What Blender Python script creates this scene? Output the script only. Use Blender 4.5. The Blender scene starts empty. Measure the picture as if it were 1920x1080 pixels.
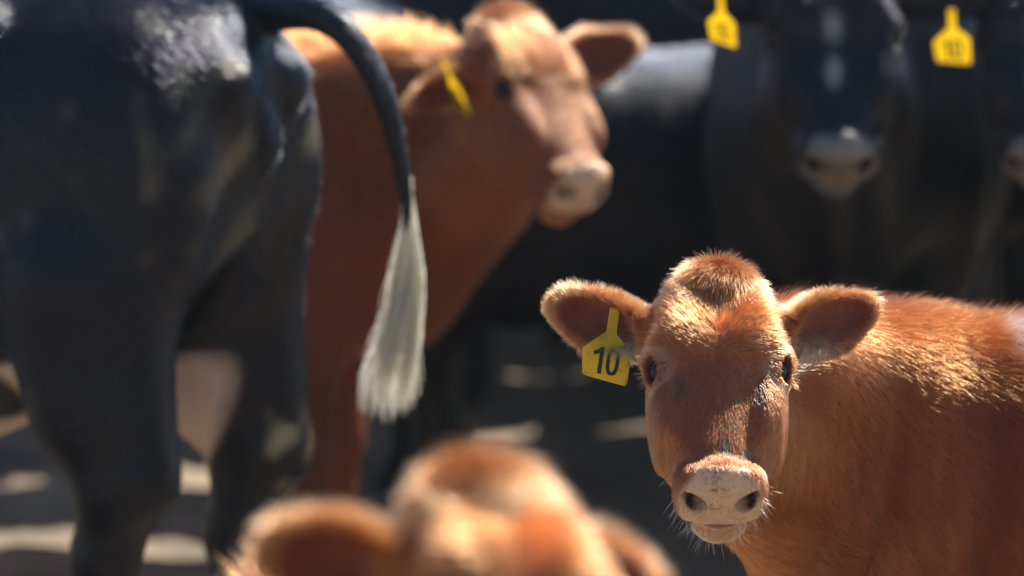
import bpy, math
import numpy as np
from mathutils import Vector, Matrix

R = math.radians
sc = bpy.context.scene
col = sc.collection

# ------------------------------------------------------------------ camera
CAM_H = 1.70
FPX = 1920 * 200 / 36.0            # focal length in pixels of the 1920 wide photograph
PITCH = math.atan((540 + 636) / FPX)
cam_d = bpy.data.cameras.new("camera")
cam = bpy.data.objects.new("camera", cam_d)
col.objects.link(cam)
cam.location = (0, 0, CAM_H)
cam.rotation_euler = (R(90) - PITCH, 0, 0)
cam_d.lens = 200
cam_d.sensor_width = 36
cam_d.clip_start = 0.1
cam_d.clip_end = 3000
cam_d.dof.use_dof = True
cam_d.dof.focus_distance = 7.47
cam_d.dof.aperture_fstop = 2.9
sc.camera = cam

# ------------------------------------------------------------------ sky, sun, exposure
SUN = Vector((0.38, 0.46, 0.80)).normalized()       # direction TOWARDS the sun
sun_el = math.asin(SUN.z)
sun_az = math.atan2(SUN.x, SUN.y)
w = bpy.data.worlds.new("World")
sc.world = w
w.use_nodes = True
nt = w.node_tree
bg = nt.nodes["Background"]
sky = nt.nodes.new("ShaderNodeTexSky")
sky.sky_type = 'NISHITA'
sky.sun_disc = False
sky.sun_elevation = sun_el
sky.sun_rotation = sun_az
sky.air_density = 1.0
sky.dust_density = 0.5
nt.links.new(sky.outputs[0], bg.inputs[0])
bg.inputs[1].default_value = 0.07
sl = bpy.data.lights.new("sun", 'SUN')
sl.energy = 5.0
sl.angle = R(0.5)
sl.color = (1.0, 0.93, 0.82)
so = bpy.data.objects.new("sun", sl)
so.rotation_euler = SUN.to_track_quat('Z', 'Y').to_euler()
col.objects.link(so)
sc.view_settings.view_transform = 'Standard'
sc.view_settings.look = 'None'
sc.view_settings.exposure = 1.1
sc.view_settings.gamma = 1.0
sc.render.engine = 'CYCLES'
sc.cycles.max_bounces = 8
sc.cycles.diffuse_bounces = 3
sc.cycles.glossy_bounces = 2
sc.cycles.transmission_bounces = 6
sc.cycles.transparent_max_bounces = 6
sc.cycles.use_denoising = True
sc.cycles_curves.shape = 'RIBBONS'
sc.cycles_curves.subdivisions = 2


def at(px, py, D):
    """world point at depth y = D seen at photograph pixel px, py"""
    vx, vy, vz = (px - 960) / FPX, -(py - 540) / FPX, -1.0
    c, s_ = math.cos(R(90) - PITCH), math.sin(R(90) - PITCH)
    y = vy * c - vz * s_
    z = vy * s_ + vz * c
    k = D / y
    return np.array([vx * k, D, CAM_H + z * k])


# ------------------------------------------------------------------ materials
def mat(name):
    m = bpy.data.materials.new(name)
    m.use_nodes = True
    return m, m.node_tree, m.node_tree.nodes["Principled BSDF"]


def make_hide(name, spec, rough):
    """short coated skin: colour from the animal's own coat pattern, fine hair streak bump"""
    m, t, p = mat(name)
    a = t.nodes.new("ShaderNodeAttribute"); a.attribute_name = "tint"
    n = t.nodes.new("ShaderNodeTexNoise"); n.inputs['Scale'].default_value = 90; n.inputs['Detail'].default_value = 6
    n2 = t.nodes.new("ShaderNodeTexNoise"); n2.inputs['Scale'].default_value = 420; n2.inputs['Detail'].default_value = 3
    tc = t.nodes.new("ShaderNodeTexCoord")
    t.links.new(tc.outputs['Object'], n.inputs['Vector']); t.links.new(tc.outputs['Object'], n2.inputs['Vector'])
    r = t.nodes.new("ShaderNodeMapRange"); r.inputs['To Min'].default_value = 0.72; r.inputs['To Max'].default_value = 1.22
    t.links.new(n.outputs['Fac'], r.inputs['Value'])
    mx = t.nodes.new("ShaderNodeVectorMath"); mx.operation = 'SCALE'
    t.links.new(a.outputs['Color'], mx.inputs[0]); t.links.new(r.outputs['Result'], mx.inputs['Scale'])
    t.links.new(mx.outputs[0], p.inputs['Base Color'])
    b = t.nodes.new("ShaderNodeBump"); b.inputs['Strength'].default_value = 0.5; b.inputs['Distance'].default_value = 0.0015
    ad = t.nodes.new("ShaderNodeMath"); ad.operation = 'ADD'
    t.links.new(n.outputs['Fac'], ad.inputs[0]); t.links.new(n2.outputs['Fac'], ad.inputs[1])
    t.links.new(ad.outputs[0], b.inputs['Height']); t.links.new(b.outputs[0], p.inputs['Normal'])
    p.inputs['Specular IOR Level'].default_value = spec
    # bare muzzle skin: pebbled, damp, specked with dirt
    z = t.nodes.new("ShaderNodeAttribute"); z.attribute_name = "muzzle"
    vo = t.nodes.new("ShaderNodeTexVoronoi"); vo.inputs['Scale'].default_value = 300
    dn = t.nodes.new("ShaderNodeTexNoise"); dn.inputs['Scale'].default_value = 230; dn.inputs['Detail'].default_value = 5; dn.inputs['Roughness'].default_value = .7
    dn2 = t.nodes.new("ShaderNodeTexNoise"); dn2.inputs['Scale'].default_value = 34; dn2.inputs['Detail'].default_value = 3
    for q in (vo, dn, dn2):
        t.links.new(tc.outputs['Object'], q.inputs['Vector'])
    b2 = t.nodes.new("ShaderNodeBump"); b2.inputs['Distance'].default_value = 0.0012
    vm = t.nodes.new("ShaderNodeMath"); vm.operation = 'MULTIPLY'; vm.inputs[1].default_value = -1.0
    t.links.new(vo.outputs['Distance'], vm.inputs[0]); t.links.new(vm.outputs[0], b2.inputs['Height'])
    t.links.new(z.outputs['Fac'], b2.inputs['Strength']); t.links.new(b.outputs[0], b2.inputs['Normal']); t.links.new(b2.outputs[0], p.inputs['Normal'])
    rr = t.nodes.new("ShaderNodeMapRange"); rr.inputs['To Min'].default_value = rough; rr.inputs['To Max'].default_value = .42
    t.links.new(z.outputs['Fac'], rr.inputs['Value']); t.links.new(rr.outputs[0], p.inputs['Roughness'])
    ma = t.nodes.new("ShaderNodeMath"); ma.operation = 'MULTIPLY_ADD'; ma.inputs[1].default_value = .6
    t.links.new(dn2.outputs['Fac'], ma.inputs[0]); t.links.new(dn.outputs['Fac'], ma.inputs[2])
    dr = t.nodes.new("ShaderNodeMapRange"); dr.inputs['From Min'].default_value = .86; dr.inputs['From Max'].default_value = .96
    dr.inputs['To Max'].default_value = .75
    t.links.new(ma.outputs[0], dr.inputs['Value'])
    mm = t.nodes.new("ShaderNodeMath"); mm.operation = 'MULTIPLY'
    t.links.new(dr.outputs[0], mm.inputs[0]); t.links.new(z.outputs['Fac'], mm.inputs[1])
    mc = t.nodes.new("ShaderNodeMix"); mc.data_type = 'RGBA'
    mc.inputs['B'].default_value = (.13, .085, .05, 1)
    t.links.new(mm.outputs[0], mc.inputs['Factor']); t.links.new(mx.outputs[0], mc.inputs['A']); t.links.new(mc.outputs['Result'], p.inputs['Base Color'])
    return m


def make_fur(name, rough=0.35, radial=0.6, coat=0.0, ior=1.55):
    m = bpy.data.materials.new(name)
    m.use_nodes = True
    t = m.node_tree
    t.nodes.clear()
    o = t.nodes.new("ShaderNodeOutputMaterial")
    h = t.nodes.new("ShaderNodeBsdfHairPrincipled")
    h.model = 'CHIANG'
    h.parametrization = 'COLOR'
    a = t.nodes.new("ShaderNodeAttribute"); a.attribute_name = "tint"
    t.links.new(a.outputs['Color'], h.inputs['Color'])
    h.inputs['Roughness'].default_value = rough
    h.inputs['Radial Roughness'].default_value = radial
    h.inputs['Coat'].default_value = coat
    h.inputs['IOR'].default_value = ior
    h.inputs['Random Roughness'].default_value = 0.2
    t.links.new(h.outputs[0], o.inputs['Surface'])
    return m


M_HIDE_RED = make_hide("red hide", 0.3, 0.6)
M_HIDE_BLACK = make_hide("black hide", 0.22, 0.32)
M_FUR_RED = make_fur("red fur", 0.30, 0.6, 0.15)
M_FUR_BLACK = make_fur("black fur", 0.22, 0.22, 0.4, 1.5)
M_FUR_WHITE = bpy.data.materials.new("white switch hair")
M_FUR_WHITE.use_nodes = True
_t = M_FUR_WHITE.node_tree; _t.nodes.clear()
_a = _t.nodes.new("ShaderNodeAttribute"); _a.attribute_name = "tint"
_d = _t.nodes.new("ShaderNodeBsdfDiffuse"); _l = _t.nodes.new("ShaderNodeBsdfTranslucent"); _m = _t.nodes.new("ShaderNodeMixShader")
_o = _t.nodes.new("ShaderNodeOutputMaterial"); _m.inputs[0].default_value = .85
for _q in (_d, _l):
    _t.links.new(_a.outputs['Color'], _q.inputs['Color'])
_t.links.new(_d.outputs[0], _m.inputs[1]); _t.links.new(_l.outputs[0], _m.inputs[2]); _t.links.new(_m.outputs[0], _o.inputs[0])

M_EYE, _t, _p = mat("dark wet eye")
_p.inputs['Base Color'].default_value = (0.010, 0.008, 0.008, 1)
_p.inputs['Roughness'].default_value = 0.04
_p.inputs['Specular IOR Level'].default_value = 0.3
M_TAG, _t, _p = mat("yellow plastic tag")
_n = _t.nodes.new("ShaderNodeTexNoise"); _n.inputs['Scale'].default_value = 60; _n.inputs['Detail'].default_value = 8
_tc = _t.nodes.new("ShaderNodeTexCoord"); _t.links.new(_tc.outputs['Object'], _n.inputs['Vector'])
_r = _t.nodes.new("ShaderNodeValToRGB")
_r.color_ramp.elements[0].position = 0.30; _r.color_ramp.elements[0].color = (0.62, 0.46, 0.05, 1)
_r.color_ramp.elements[1].position = 0.42; _r.color_ramp.elements[1].color = (0.93, 0.74, 0.045, 1)
_t.links.new(_n.outputs['Fac'], _r.inputs[0]); _t.links.new(_r.outputs[0], _p.inputs['Base Color'])
_p.inputs['Roughness'].default_value = 0.45
_tr = _t.nodes.new("ShaderNodeBsdfTranslucent"); _t.links.new(_r.outputs[0], _tr.inputs[0])
_mx = _t.nodes.new("ShaderNodeMixShader"); _mx.inputs[0].default_value = 0.66
_out = _t.nodes["Material Output"]
_t.links.new(_p.outputs[0], _mx.inputs[1]); _t.links.new(_tr.outputs[0], _mx.inputs[2]); _t.links.new(_mx.outputs[0], _out.inputs[0])
M_INK, _t, _p = mat("black tag ink")
_p.inputs['Base Color'].default_value = (0.008, 0.009, 0.008, 1); _p.inputs['Roughness'].default_value = 0.5


# ------------------------------------------------------------------ implicit shapes -> one continuous mesh
def norm(v):
    v = np.asarray(v, float)
    return v / (np.linalg.norm(v, axis=-1, keepdims=True) + 1e-12)


class Body:
    """a list of shapes joined (or cut) smoothly in order; every shape has a bounding sphere"""
    def __init__(self):
        self.ops = []

    def add(self, f, k, c, r, cut=False):
        self.ops.append((f, k, np.asarray(c, np.float32), float(r), cut))

    def cone(self, a, b, ra, rb, k=.03, cut=False):
        a = np.asarray(a, np.float32); b = np.asarray(b, np.float32)
        ba = b - a; L2 = float(ba @ ba) + 1e-12

        def f(p):
            t = np.clip(((p - a) @ ba) / L2, 0, 1)
            q = p - a - t[:, None] * ba
            return np.sqrt((q * q).sum(1)) - (ra + (rb - ra) * t)
        self.add(f, k, (a + b) / 2, math.sqrt(L2) / 2 + max(ra, rb), cut)

    def chain(self, pts, rads, k=.03):
        for i in range(len(pts) - 1):
            self.cone(pts[i], pts[i + 1], rads[i], rads[i + 1], k)

    def ell(self, c, r, k=.03, ax=None, cut=False):
        c = np.asarray(c, np.float32); r = np.asarray(r, np.float32)
        A = np.eye(3, dtype=np.float32) if ax is None else np.asarray(ax, np.float32)   # rows = axes

        def f(p):
            q = (p - c) @ A.T
            k0 = np.sqrt(((q / r) ** 2).sum(1)) + 1e-6
            k1 = np.sqrt(((q / (r * r)) ** 2).sum(1)) + 1e-6
            return k0 * (k0 - 1) / k1
        self.add(f, k, c, float(r.max()), cut)

    def loft(self, M, keys, k=.03, n=2.3):
        """M: 4x4 taking world to loft frame (x lateral, y up, z along); keys: (z, half width, top, bottom)"""
        K = np.asarray(keys, np.float32)
        Mi = np.linalg.inv(M)
        sc_ = float(np.linalg.norm(Mi[:3, 0]))
        z0, z1 = K[0, 0], K[-1, 0]
        zz = np.linspace(z0, z1, 120)
        # smooth interpolation of keys
        tab = np.stack([smooth_interp(zz, K[:, 0], K[:, j]) for j in (1, 2, 3)], 1)

        def f(p):
            q = p @ M[:3, :3].T.astype(np.float32) + M[:3, 3].astype(np.float32)
            z = np.clip(q[:, 2], z0, z1)
            a = np.interp(z, zz, tab[:, 0]); yt = np.interp(z, zz, tab[:, 1]); yb = np.interp(z, zz, tab[:, 2])
            b = (yt - yb) / 2; cy = (yt + yb) / 2
            u = np.abs(q[:, 0]) / a; v = np.abs(q[:, 1] - cy) / b
            rr = (u ** n + v ** n) ** (1 / n)
            d = (rr - 1) * np.minimum(a, b)
            over = np.maximum(np.maximum(z0 - q[:, 2], q[:, 2] - z1), 0)
            d = np.where(over > 0, np.sqrt(np.maximum(d, 0) ** 2 + over ** 2) + np.minimum(d, 0) * 0, d)
            return (d * sc_).astype(np.float32)
        mid = np.array([0, (K[:, 2].mean() + K[:, 3].mean()) / 2, (z0 + z1) / 2, 1])
        c = (Mi @ mid)[:3]
        rad = sc_ * (math.hypot((z1 - z0) / 2, max(K[:, 2].max() - K[:, 3].min(), 2 * K[:, 1].max()) / 1.6))
        self.add(f, k, c, rad)

    def __call__(self, P, margin=.12):
        P = P.astype(np.float32)
        D = np.full(len(P), 1.0, np.float32)
        for f, k, c, r, cut in self.ops:
            q = P - c
            d2 = (q * q).sum(1)
            m = margin if not cut else k * 2 + .01
            idx = np.nonzero(d2 < (r + m) ** 2)[0]
            if len(idx) == 0:
                continue
            d = f(P[idx]).astype(np.float32)
            D0 = D[idx]
            if cut:
                h = np.maximum(k - np.abs(D0 + d), 0) / k
                D[idx] = np.maximum(D0, -d) + h * h * k * .25
            else:
                h = np.maximum(k - np.abs(D0 - d), 0) / k
                D[idx] = np.minimum(D0, d) - h * h * k * .25
        return D


def smooth_interp(x, xs, ys):
    """monotone-ish cubic (catmull-rom) interpolation"""
    m = np.gradient(ys, xs)
    i = np.clip(np.searchsorted(xs, x) - 1, 0, len(xs) - 2)
    h = xs[i + 1] - xs[i]
    t = (x - xs[i]) / h
    return ((2 * t**3 - 3 * t**2 + 1) * ys[i] + (t**3 - 2 * t**2 + t) * h * m[i]
            + (-2 * t**3 + 3 * t**2) * ys[i + 1] + (t**3 - t**2) * h * m[i + 1])


def axis_steps(lo, hi, coarse, fine, f0, f1):
    out = [lo]
    while out[-1] < hi:
        x = out[-1]
        d = max(f0 - x, x - f1, 0)
        st = min(coarse, fine + max(0, d) * .12)
        if x < f0:
            st = min(st, max(fine, (f0 - x)))
        out.append(x + st)
    return np.array(out, np.float32)


def polygonise(body, lo, hi, coarse, fine, fc, fr):
    """surface nets on a grid that is fine around point fc (radius fr)"""
    X, Y, Z = [axis_steps(lo[i], hi[i], coarse, fine, fc[i] - fr[i], fc[i] + fr[i]) for i in range(3)]
    nx, ny, nz = len(X), len(Y), len(Z)
    B = 8
    F = np.ones((nx, ny, nz), np.float32)
    xi = list(range(0, nx, B)); yi = list(range(0, ny, B)); zi = list(range(0, nz, B))
    cen, rad, blk = [], [], []
    for i in xi:
        for j in yi:
            for k in zi:
                i1, j1, k1 = min(i + B, nx) - 1, min(j + B, ny) - 1, min(k + B, nz) - 1
                a = np.array([X[i], Y[j], Z[k]]); b = np.array([X[min(i1 + 1, nx - 1)], Y[min(j1 + 1, ny - 1)], Z[min(k1 + 1, nz - 1)]])
                cen.append((a + b) / 2); rad.append(np.linalg.norm(b - a) / 2); blk.append((i, j, k, i1 + 1, j1 + 1, k1 + 1))
    cen = np.array(cen); rad = np.array(rad)
    dc = body(cen, margin=.6)
    act = np.abs(dc) < rad * 1.6 + .03
    for n in np.nonzero(~act)[0]:
        i, j, k, i1, j1, k1 = blk[n]
        F[i:i1, j:j1, k:k1] = dc[n]
    # gather the active points in large batches
    pts, sl_ = [], []
    tot = 0

    def flush():
        nonlocal pts, sl_, tot
        if not pts:
            return
        D = body(np.concatenate(pts))
        o = 0
        for s_ in sl_:
            i, j, k, i1, j1, k1 = s_
            n = (i1 - i) * (j1 - j) * (k1 - k)
            F[i:i1, j:j1, k:k1] = D[o:o + n].reshape(i1 - i, j1 - j, k1 - k)
            o += n
        pts, sl_, tot = [], [], 0
    for n in np.nonzero(act)[0]:
        i, j, k, i1, j1, k1 = blk[n]
        gx, gy, gz = np.meshgrid(X[i:i1], Y[j:j1], Z[k:k1], indexing='ij')
        pts.append(np.stack([gx.ravel(), gy.ravel(), gz.ravel()], 1)); sl_.append(blk[n]); tot += pts[-1].shape[0]
        if tot > 150000:
            flush()
    flush()
    S = F < 0
    s8 = [S[dx:nx - 1 + dx, dy:ny - 1 + dy, dz:nz - 1 + dz] for dx in (0, 1) for dy in (0, 1) for dz in (0, 1)]
    anyS = s8[0].copy(); allS = s8[0].copy()
    for q in s8[1:]:
        anyS |= q; allS &= q
    cells = np.argwhere(anyS & ~allS)
    ids = np.full((nx - 1, ny - 1, nz - 1), -1, np.int32)
    ids[cells[:, 0], cells[:, 1], cells[:, 2]] = np.arange(len(cells))
    acc = np.zeros((len(cells), 3)); cnt = np.zeros(len(cells))
    corner = [(dx, dy, dz) for dx in (0, 1) for dy in (0, 1) for dz in (0, 1)]
    ax = [X, Y, Z]
    for ca in corner:
        for d in range(3):
            if ca[d] == 1:
                continue
            cb = list(ca); cb[d] = 1
            fa = F[cells[:, 0] + ca[0], cells[:, 1] + ca[1], cells[:, 2] + ca[2]]
            fb = F[cells[:, 0] + cb[0], cells[:, 1] + cb[1], cells[:, 2] + cb[2]]
            cr = (fa < 0) != (fb < 0)
            t = np.where(cr, fa / np.where(cr, fa - fb, 1), 0)
            pa = np.stack([ax[q][cells[:, q] + ca[q]] for q in range(3)], 1)
            pb = np.stack([ax[q][cells[:, q] + cb[q]] for q in range(3)], 1)
            acc += np.where(cr[:, None], pa + (pb - pa) * t[:, None], 0)
            cnt += cr
    V = acc / cnt[:, None]
    quads = []
    for d in range(3):
        a = [slice(None)] * 3; b = [slice(None)] * 3
        a[d] = slice(0, -1); b[d] = slice(1, None)
        e0, e1 = S[tuple(a)], S[tuple(b)]
        E = np.argwhere(e0 != e1)
        o1, o2 = [q for q in range(3) if q != d]
        ok = (E[:, o1] > 0) & (E[:, o2] > 0) & (E[:, o1] < F.shape[o1] - 1) & (E[:, o2] < F.shape[o2] - 1)
        E = E[ok]
        c = []
        for s1, s2 in ((1, 1), (0, 1), (0, 0), (1, 0)):
            q = E.copy(); q[:, o1] -= s1; q[:, o2] -= s2
            c.append(ids[q[:, 0], q[:, 1], q[:, 2]])
        Q = np.stack(c, 1)
        flip = e0[E[:, 0], E[:, 1], E[:, 2]]
        if d == 1:
            flip = ~flip
        Q[~flip] = Q[~flip][:, ::-1]
        quads.append(Q)
    Q = np.concatenate(quads)
    Q = Q[(Q >= 0).all(1)]
    # one smoothing pass
    for lam in (.5, .5):
        A = np.zeros_like(V); C = np.zeros(len(V))
        for i in range(4):
            j = (i + 1) % 4
            np.add.at(A, Q[:, i], V[Q[:, j]]); np.add.at(A, Q[:, j], V[Q[:, i]])
            np.add.at(C, Q[:, i], 1); np.add.at(C, Q[:, j], 1)
        V = V + lam * (A / np.maximum(C, 1)[:, None] - V)
    return V, Q


def vnormals(V, Q):
    fn = np.cross(V[Q[:, 2]] - V[Q[:, 0]], V[Q[:, 3]] - V[Q[:, 1]])
    N = np.zeros_like(V)
    for i in range(4):
        np.add.at(N, Q[:, i], fn)
    return norm(N)


def mesh_obj(name, V, Q, material, parent, tint=None, smooth=True):
    me = bpy.data.meshes.new(name)
    Q = np.asarray(Q)
    me.vertices.add(len(V)); me.vertices.foreach_set("co", np.asarray(V, np.float32).ravel())
    k = Q.shape[1]
    me.loops.add(Q.size); me.loops.foreach_set("vertex_index", Q.astype(np.int32).ravel())
    me.polygons.add(len(Q)); me.polygons.foreach_set("loop_start", np.arange(0, Q.size, k, dtype=np.int32))
    me.polygons.foreach_set("use_smooth", np.full(len(Q), smooth))
    if tint is not None:
        at_ = me.attributes.new("tint", 'FLOAT_COLOR', 'POINT')
        c4 = np.ones((len(V), 4), np.float32); c4[:, :3] = tint
        at_.data.foreach_set("color", c4.ravel())
    me.update(calc_edges=True)
    me.validate()
    me.materials.append(material)
    o = bpy.data.objects.new(name, me)
    col.objects.link(o)
    if parent:
        o.parent = parent
    return o


def curves_obj(name, P, radius, tint, material, parent):
    """P: (n, m, 3) strands; radius (m,) or (n,m)"""
    n, m = P.shape[:2]
    hc = bpy.data.hair_curves.new(name)
    hc.add_curves([m] * n)
    hc.attributes['position'].data.foreach_set('vector', P.astype(np.float32).ravel())
    ra = hc.attributes.get('radius') or hc.attributes.new('radius', 'FLOAT', 'POINT')
    ra.data.foreach_set('value', np.broadcast_to(radius, (n, m)).astype(np.float32).ravel())
    ta = hc.attributes.new('tint', 'FLOAT_COLOR', 'CURVE')
    c4 = np.ones((n, 4), np.float32); c4[:, :3] = tint
    ta.data.foreach_set('color', c4.ravel())
    hc.materials.append(material)
    o = bpy.data.objects.new(name, hc)
    col.objects.link(o)
    o.parent = parent
    return o


def vnoise(P, freq, seed=0):
    """cheap smooth vector noise, -1..1"""
    r = np.random.RandomState(seed)
    out = np.zeros((len(P), 3))
    for _ in range(7):
        k = r.normal(size=(3, 3)) * freq
        ph = r.uniform(0, 6.28, 3)
        out += np.sin(P @ k.T + ph)
    return out / 3.2


def grow(V, Q, N, dens, length, flow, tint, count, seed=1, rad=.00035, npts=4, lift=.35, wild=.15, clump=.35, cell=.012,
         jitter=.14, flat_len=.25):
    """strands rooted on the surface. per-vertex: dens weight, length, flow vector, tint"""
    r = np.random.RandomState(seed)
    T = np.concatenate([Q[:, [0, 1, 2]], Q[:, [0, 2, 3]]])
    area = np.linalg.norm(np.cross(V[T[:, 1]] - V[T[:, 0]], V[T[:, 2]] - V[T[:, 0]]), axis=1) * .5
    wgt = area * dens[T].mean(1)
    cw = np.cumsum(wgt)
    ti = np.searchsorted(cw, r.uniform(0, cw[-1], count))
    ti = np.clip(ti, 0, len(T) - 1)
    u, v = r.uniform(size=(2, count)); fl = u + v > 1
    u[fl], v[fl] = 1 - u[fl], 1 - v[fl]
    bw = np.stack([1 - u - v, u, v], 1)[:, :, None]
    tri = T[ti]

    def ip(A):
        A = A if A.ndim == 2 else A[:, None]
        return (A[tri] * bw).sum(1)
    p = ip(V); nn = norm(ip(N)); L = ip(length)[:, 0]; fw = ip(flow); c = ip(tint)
    fw = fw + vnoise(p, 28, seed + 3) * wild + vnoise(p, 9, seed + 5) * wild * .8
    fw = fw - (fw * nn).sum(1, keepdims=True) * nn
    fw = norm(fw)
    rnd = r.normal(size=(count, 3)) * jitter
    lift = ip(np.broadcast_to(lift, len(V)).astype(float))
    rnd = rnd * (.4 + 2 * lift)
    d0 = norm(fw * (1 - lift) + nn * (lift + .10) + rnd)
    d1 = norm(fw + nn * (lift * .35) + rnd)
    L = L * r.uniform(1 - flat_len * 1.6, 1 + flat_len, count)
    # clump centres: jittered lattice
    g = np.floor(p / cell + vnoise(p, 40, seed + 9) * .5)
    h = (g[:, 0] * 73.1 + g[:, 1] * 179.7 + g[:, 2] * 283.3)
    cc = (g + .5 + .35 * np.stack([np.sin(h), np.sin(h * 1.7), np.sin(h * 2.3)], 1)) * cell
    off = cc - p
    off = off - (off * nn).sum(1, keepdims=True) * nn
    ts = np.linspace(0, 1, npts)
    P = np.zeros((count, npts, 3))
    P[:, 0] = p - nn * .001
    for i in range(1, npts):
        t = ts[i]
        P[:, i] = p + (d0 * (t - t * t / 2) + d1 * (t * t / 2)) * 1.25 * L[:, None] + off * (clump * t * t * np.clip(L / .02, 0, 1.2) ** 1.5)[:, None]
    bright = np.exp(r.normal(0, .16, count))[:, None] * (1 + .16 * np.sin(h))[:, None]
    tip = rad * (1 - ts ** 2 * .85)
    return P, tip, np.clip(c * bright, 0, .93)


# ------------------------------------------------------------------ the animal
HEAD_KEYS = [(-.018, .018, -.045, -.085), (-.004, .036, -.018, -.11), (.030, .058, .000, -.14), (.055, .072, .006, -.155), (.085, .084, .011, -.17),
             (.125, .086, .013, -.185), (.160, .087, .005, -.19), (.200, .081, -.005, -.188), (.245, .071, -.012, -.170), (.285, .061, -.019, -.150),
             (.315, .053, -.027, -.135), (.335, .046, -.040, -.125), (.350, .030, -.052, -.115)]
TRUNK_KEYS = [(-.80, .07, 1.08, .93), (-.765, .15, 1.13, .80), (-.68, .22, 1.175, .66), (-.52, .255, 1.20, .60),
              (-.30, .275, 1.185, .52), (-.05, .29, 1.19, .49), (.20, .275, 1.205, .50), (.40, .235, 1.21, .54),
              (.55, .19, 1.19, .58), (.66, .145, 1.12, .64), (.72, .08, 1.02, .74)]

EAR_DEFAULT = dict(dir=(.92, -.02, .38), nor=(-.10, .80, -.60), L=.158, wid=.038)


def ear_frame(e, side, root):
    d = norm(np.array(e['dir']) * (side, 1, 1))
    n = np.array(e['nor']) * (side, 1, 1)
    n = norm(n - (n @ d) * d)
    f = np.cross(n, d)
    if f[2] < 0:
        f = -f
    return np.asarray(root), d, f, n      # root, along, across (upwards), opening normal


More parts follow.
